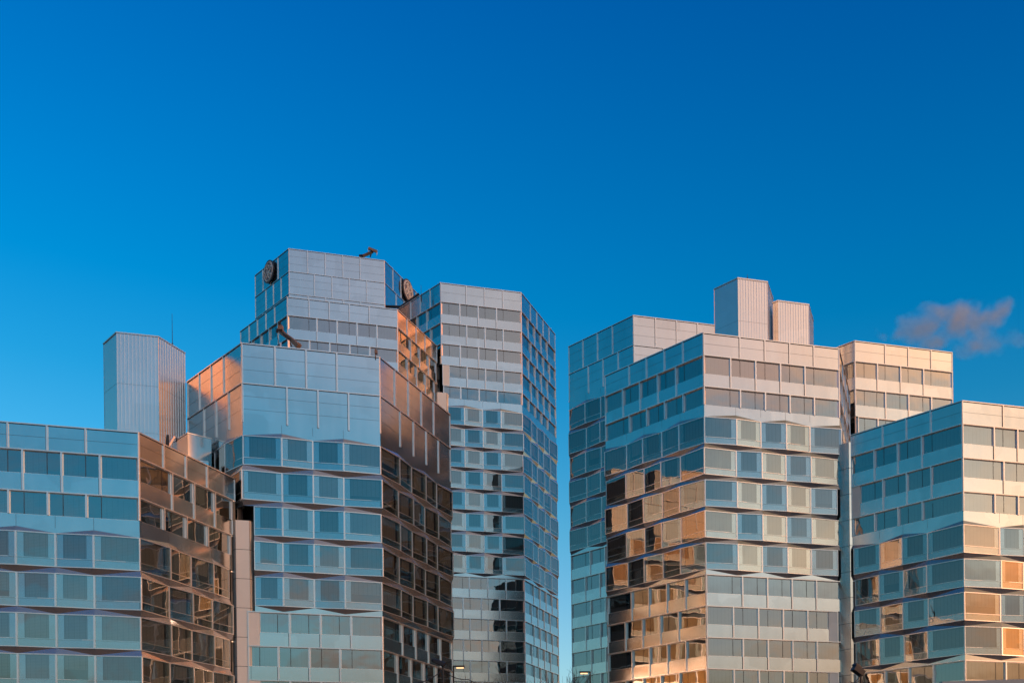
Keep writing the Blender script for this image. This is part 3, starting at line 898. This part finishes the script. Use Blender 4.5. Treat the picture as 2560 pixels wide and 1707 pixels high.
def vadd(a, b):
    m = N.new('ShaderNodeVectorMath'); m.operation = 'ADD'; Lk.new(a, m.inputs[0]); Lk.new(b, m.inputs[1]); return m.outputs[0]
el = math_('DIVIDE', math_('ARCSINE', sp.outputs[2]), radians(90))          # 0..1 horizon to zenith
hl = math_('MAXIMUM', math_('SQRT', math_('SUBTRACT', 1., math_('MULTIPLY', sp.outputs[2], sp.outputs[2]))), .001)
hx = math_('DIVIDE', sp.outputs[0], hl); hy = math_('DIVIDE', sp.outputs[1], hl)
def azdot(az): return math_('ADD', math_('MULTIPLY', hx, sin(az)), math_('MULTIPLY', hy, cos(az)))
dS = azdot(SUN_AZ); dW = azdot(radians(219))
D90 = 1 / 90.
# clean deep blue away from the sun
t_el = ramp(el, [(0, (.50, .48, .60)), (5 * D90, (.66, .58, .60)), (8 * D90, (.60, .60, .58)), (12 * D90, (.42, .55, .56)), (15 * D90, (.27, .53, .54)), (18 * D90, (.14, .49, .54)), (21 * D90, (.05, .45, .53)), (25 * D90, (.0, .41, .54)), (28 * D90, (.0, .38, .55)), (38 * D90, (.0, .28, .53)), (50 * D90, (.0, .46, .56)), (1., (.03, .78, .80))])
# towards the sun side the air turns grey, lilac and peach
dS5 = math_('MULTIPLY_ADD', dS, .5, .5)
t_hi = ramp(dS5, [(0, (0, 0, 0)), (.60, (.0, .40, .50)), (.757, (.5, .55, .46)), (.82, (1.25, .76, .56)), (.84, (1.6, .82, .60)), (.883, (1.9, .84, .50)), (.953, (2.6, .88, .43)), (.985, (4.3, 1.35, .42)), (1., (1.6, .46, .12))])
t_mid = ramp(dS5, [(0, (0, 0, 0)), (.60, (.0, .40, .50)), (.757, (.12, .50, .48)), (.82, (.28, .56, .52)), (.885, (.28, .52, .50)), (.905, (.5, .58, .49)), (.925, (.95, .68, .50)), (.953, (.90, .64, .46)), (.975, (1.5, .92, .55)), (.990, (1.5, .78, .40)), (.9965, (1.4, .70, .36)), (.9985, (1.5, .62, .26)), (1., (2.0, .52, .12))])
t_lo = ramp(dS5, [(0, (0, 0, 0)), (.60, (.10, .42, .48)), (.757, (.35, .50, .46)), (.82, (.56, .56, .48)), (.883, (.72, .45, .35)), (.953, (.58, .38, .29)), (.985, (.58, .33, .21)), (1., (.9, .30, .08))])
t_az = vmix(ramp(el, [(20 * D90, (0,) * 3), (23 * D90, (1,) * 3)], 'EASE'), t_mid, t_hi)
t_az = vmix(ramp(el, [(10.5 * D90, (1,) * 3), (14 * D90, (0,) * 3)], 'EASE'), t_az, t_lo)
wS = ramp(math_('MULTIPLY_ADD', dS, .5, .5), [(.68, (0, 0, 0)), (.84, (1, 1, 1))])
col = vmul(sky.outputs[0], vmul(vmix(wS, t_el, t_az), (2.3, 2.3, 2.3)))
wC = ramp(math_('MULTIPLY_ADD', azdot(radians(262)), .5, .5), [(.72, (1, 1, 1)), (.88, (.6, .62, .54))])  # unseen western sky dimmed so the left walls mirror a darker teal
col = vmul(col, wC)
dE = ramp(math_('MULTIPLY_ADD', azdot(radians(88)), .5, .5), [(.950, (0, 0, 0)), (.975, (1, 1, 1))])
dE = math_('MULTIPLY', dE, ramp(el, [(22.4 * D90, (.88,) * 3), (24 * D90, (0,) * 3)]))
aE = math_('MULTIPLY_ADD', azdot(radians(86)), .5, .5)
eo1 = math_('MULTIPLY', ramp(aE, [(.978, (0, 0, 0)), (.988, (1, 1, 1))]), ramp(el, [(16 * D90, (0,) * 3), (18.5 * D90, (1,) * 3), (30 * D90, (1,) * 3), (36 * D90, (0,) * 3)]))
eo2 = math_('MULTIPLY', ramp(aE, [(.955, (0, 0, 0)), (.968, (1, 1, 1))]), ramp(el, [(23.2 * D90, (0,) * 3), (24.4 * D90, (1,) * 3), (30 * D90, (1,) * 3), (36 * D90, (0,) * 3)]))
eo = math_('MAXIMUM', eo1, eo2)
col = vmix(eo, col, vmul(col, (2.6, .95, .38)))  # orange boost added to the unseen eastern sky to warm wall reflections
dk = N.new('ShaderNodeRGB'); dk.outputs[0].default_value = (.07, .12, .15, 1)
col = vmix(math_('MULTIPLY', dE, math_('SUBTRACT', 1., eo1)), col, dk.outputs[0])       # dark eastern sky patch, added so facing walls mirror it darker
# south-west sky patch, warm core and dark flank, added for wall reflections
sw_patch = ramp(math_('MULTIPLY_ADD', dW, .5, .5), [(.972, (0, 0, 0)), (.984, (1, 1, 1))], 'EASE')
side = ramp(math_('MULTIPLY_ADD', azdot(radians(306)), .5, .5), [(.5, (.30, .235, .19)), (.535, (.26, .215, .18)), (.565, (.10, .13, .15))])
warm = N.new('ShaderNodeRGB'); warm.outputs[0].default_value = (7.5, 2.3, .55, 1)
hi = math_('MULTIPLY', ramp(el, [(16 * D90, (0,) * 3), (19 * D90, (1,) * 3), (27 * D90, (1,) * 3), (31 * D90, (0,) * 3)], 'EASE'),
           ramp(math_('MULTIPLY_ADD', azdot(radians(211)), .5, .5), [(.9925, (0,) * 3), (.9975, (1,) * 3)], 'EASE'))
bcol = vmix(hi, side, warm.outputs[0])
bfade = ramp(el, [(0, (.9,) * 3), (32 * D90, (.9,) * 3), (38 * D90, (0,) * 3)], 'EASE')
col = vmix(math_('MULTIPLY', sw_patch, bfade), col, bcol)
# broken low clouds behind the camera, seen only mirrored in the glass
mp = N.new('ShaderNodeMapping'); mp.inputs['Scale'].default_value = (2.6, 2.6, 6.5); Lk.new(tc.outputs['Generated'], mp.inputs[0])
cn = N.new('ShaderNodeTexNoise'); cn.inputs['Scale'].default_value = 2.4; cn.inputs['Detail'].default_value = 8; cn.inputs['Roughness'].default_value = .58
Lk.new(mp.outputs[0], cn.inputs['Vector'])
cm = ramp(cn.outputs['Fac'], [(.47, (0, 0, 0)), (.62, (1, 1, 1))])
band = ramp(el, [(0, (1,) * 3), (10 * D90, (.95,) * 3), (14 * D90, (.35,) * 3), (22 * D90, (.22,) * 3), (34 * D90, (0,) * 3)])
behind = ramp(math_('MULTIPLY_ADD', azdot(radians(150)), .5, .5), [(.75, (0, 0, 0)), (.93, (1, 1, 1))])
cf = math_('MULTIPLY', math_('MULTIPLY', cm, band), behind)
ccol = ramp(math_('MULTIPLY_ADD', dS, .5, .5), [(.5, (.16, .17, .19)), (.8, (.30, .24, .22)), (.95, (.75, .42, .24)), (1, (1., .5, .22))])
csc = vmul(ccol, (4.6, 4.6, 4.6))
col = vmix(math_('MULTIPLY', cf, .85), col, csc)
low_dim = ramp(el, [(0, (.12,) * 3), (4 * D90, (.25,) * 3), (6.5 * D90, (.6,) * 3), (9.5 * D90, (1,) * 3)])  # dimming added low on the sun side to cut warm light on walls
col = vmix(wS, col, vmul(col, low_dim))
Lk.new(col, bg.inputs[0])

sd = bpy.data.lights.new('sun', 'SUN'); so = bpy.data.objects.new('sun', sd); COL.objects.link(so)
sd.energy = .18; sd.angle = radians(.5); sd.color = (1., .60, .38)
from mathutils import Vector
dv = Vector((sin(SUN_AZ) * cos(SUN_EL), cos(SUN_AZ) * cos(SUN_EL), sin(SUN_EL)))
so.rotation_euler = dv.to_track_quat('Z', 'Y').to_euler(); so.location = (60, -40, 60)

# ------------------------------------------------------------------ camera
cd = bpy.data.cameras.new('camera'); co = bpy.data.objects.new('camera', cd); COL.objects.link(co); scene.camera = co
cd.sensor_width = 36; cd.lens = F / 2560 * 36
cd.shift_x = (1280 - CX) / 2560; cd.shift_y = (CY - 853.5) / 2560
cd.clip_end = 20000; cd.clip_start = .5
co.location = (0, 0, HC)
from mathutils import Matrix
co.rotation_euler = (Matrix.Rotation(pi / 2, 4, 'X') @ Matrix.Rotation(ROLL, 4, 'Z')).to_euler()

scene.view_settings.view_transform = 'Standard'; scene.view_settings.look = 'None'
scene.view_settings.exposure = 1.75; scene.view_settings.gamma = 1
scene.cycles.max_bounces = 8; scene.cycles.transparent_max_bounces = 12; scene.cycles.glossy_bounces = 5
scene.cycles.volume_step_rate = 2; scene.cycles.volume_bounces = 8
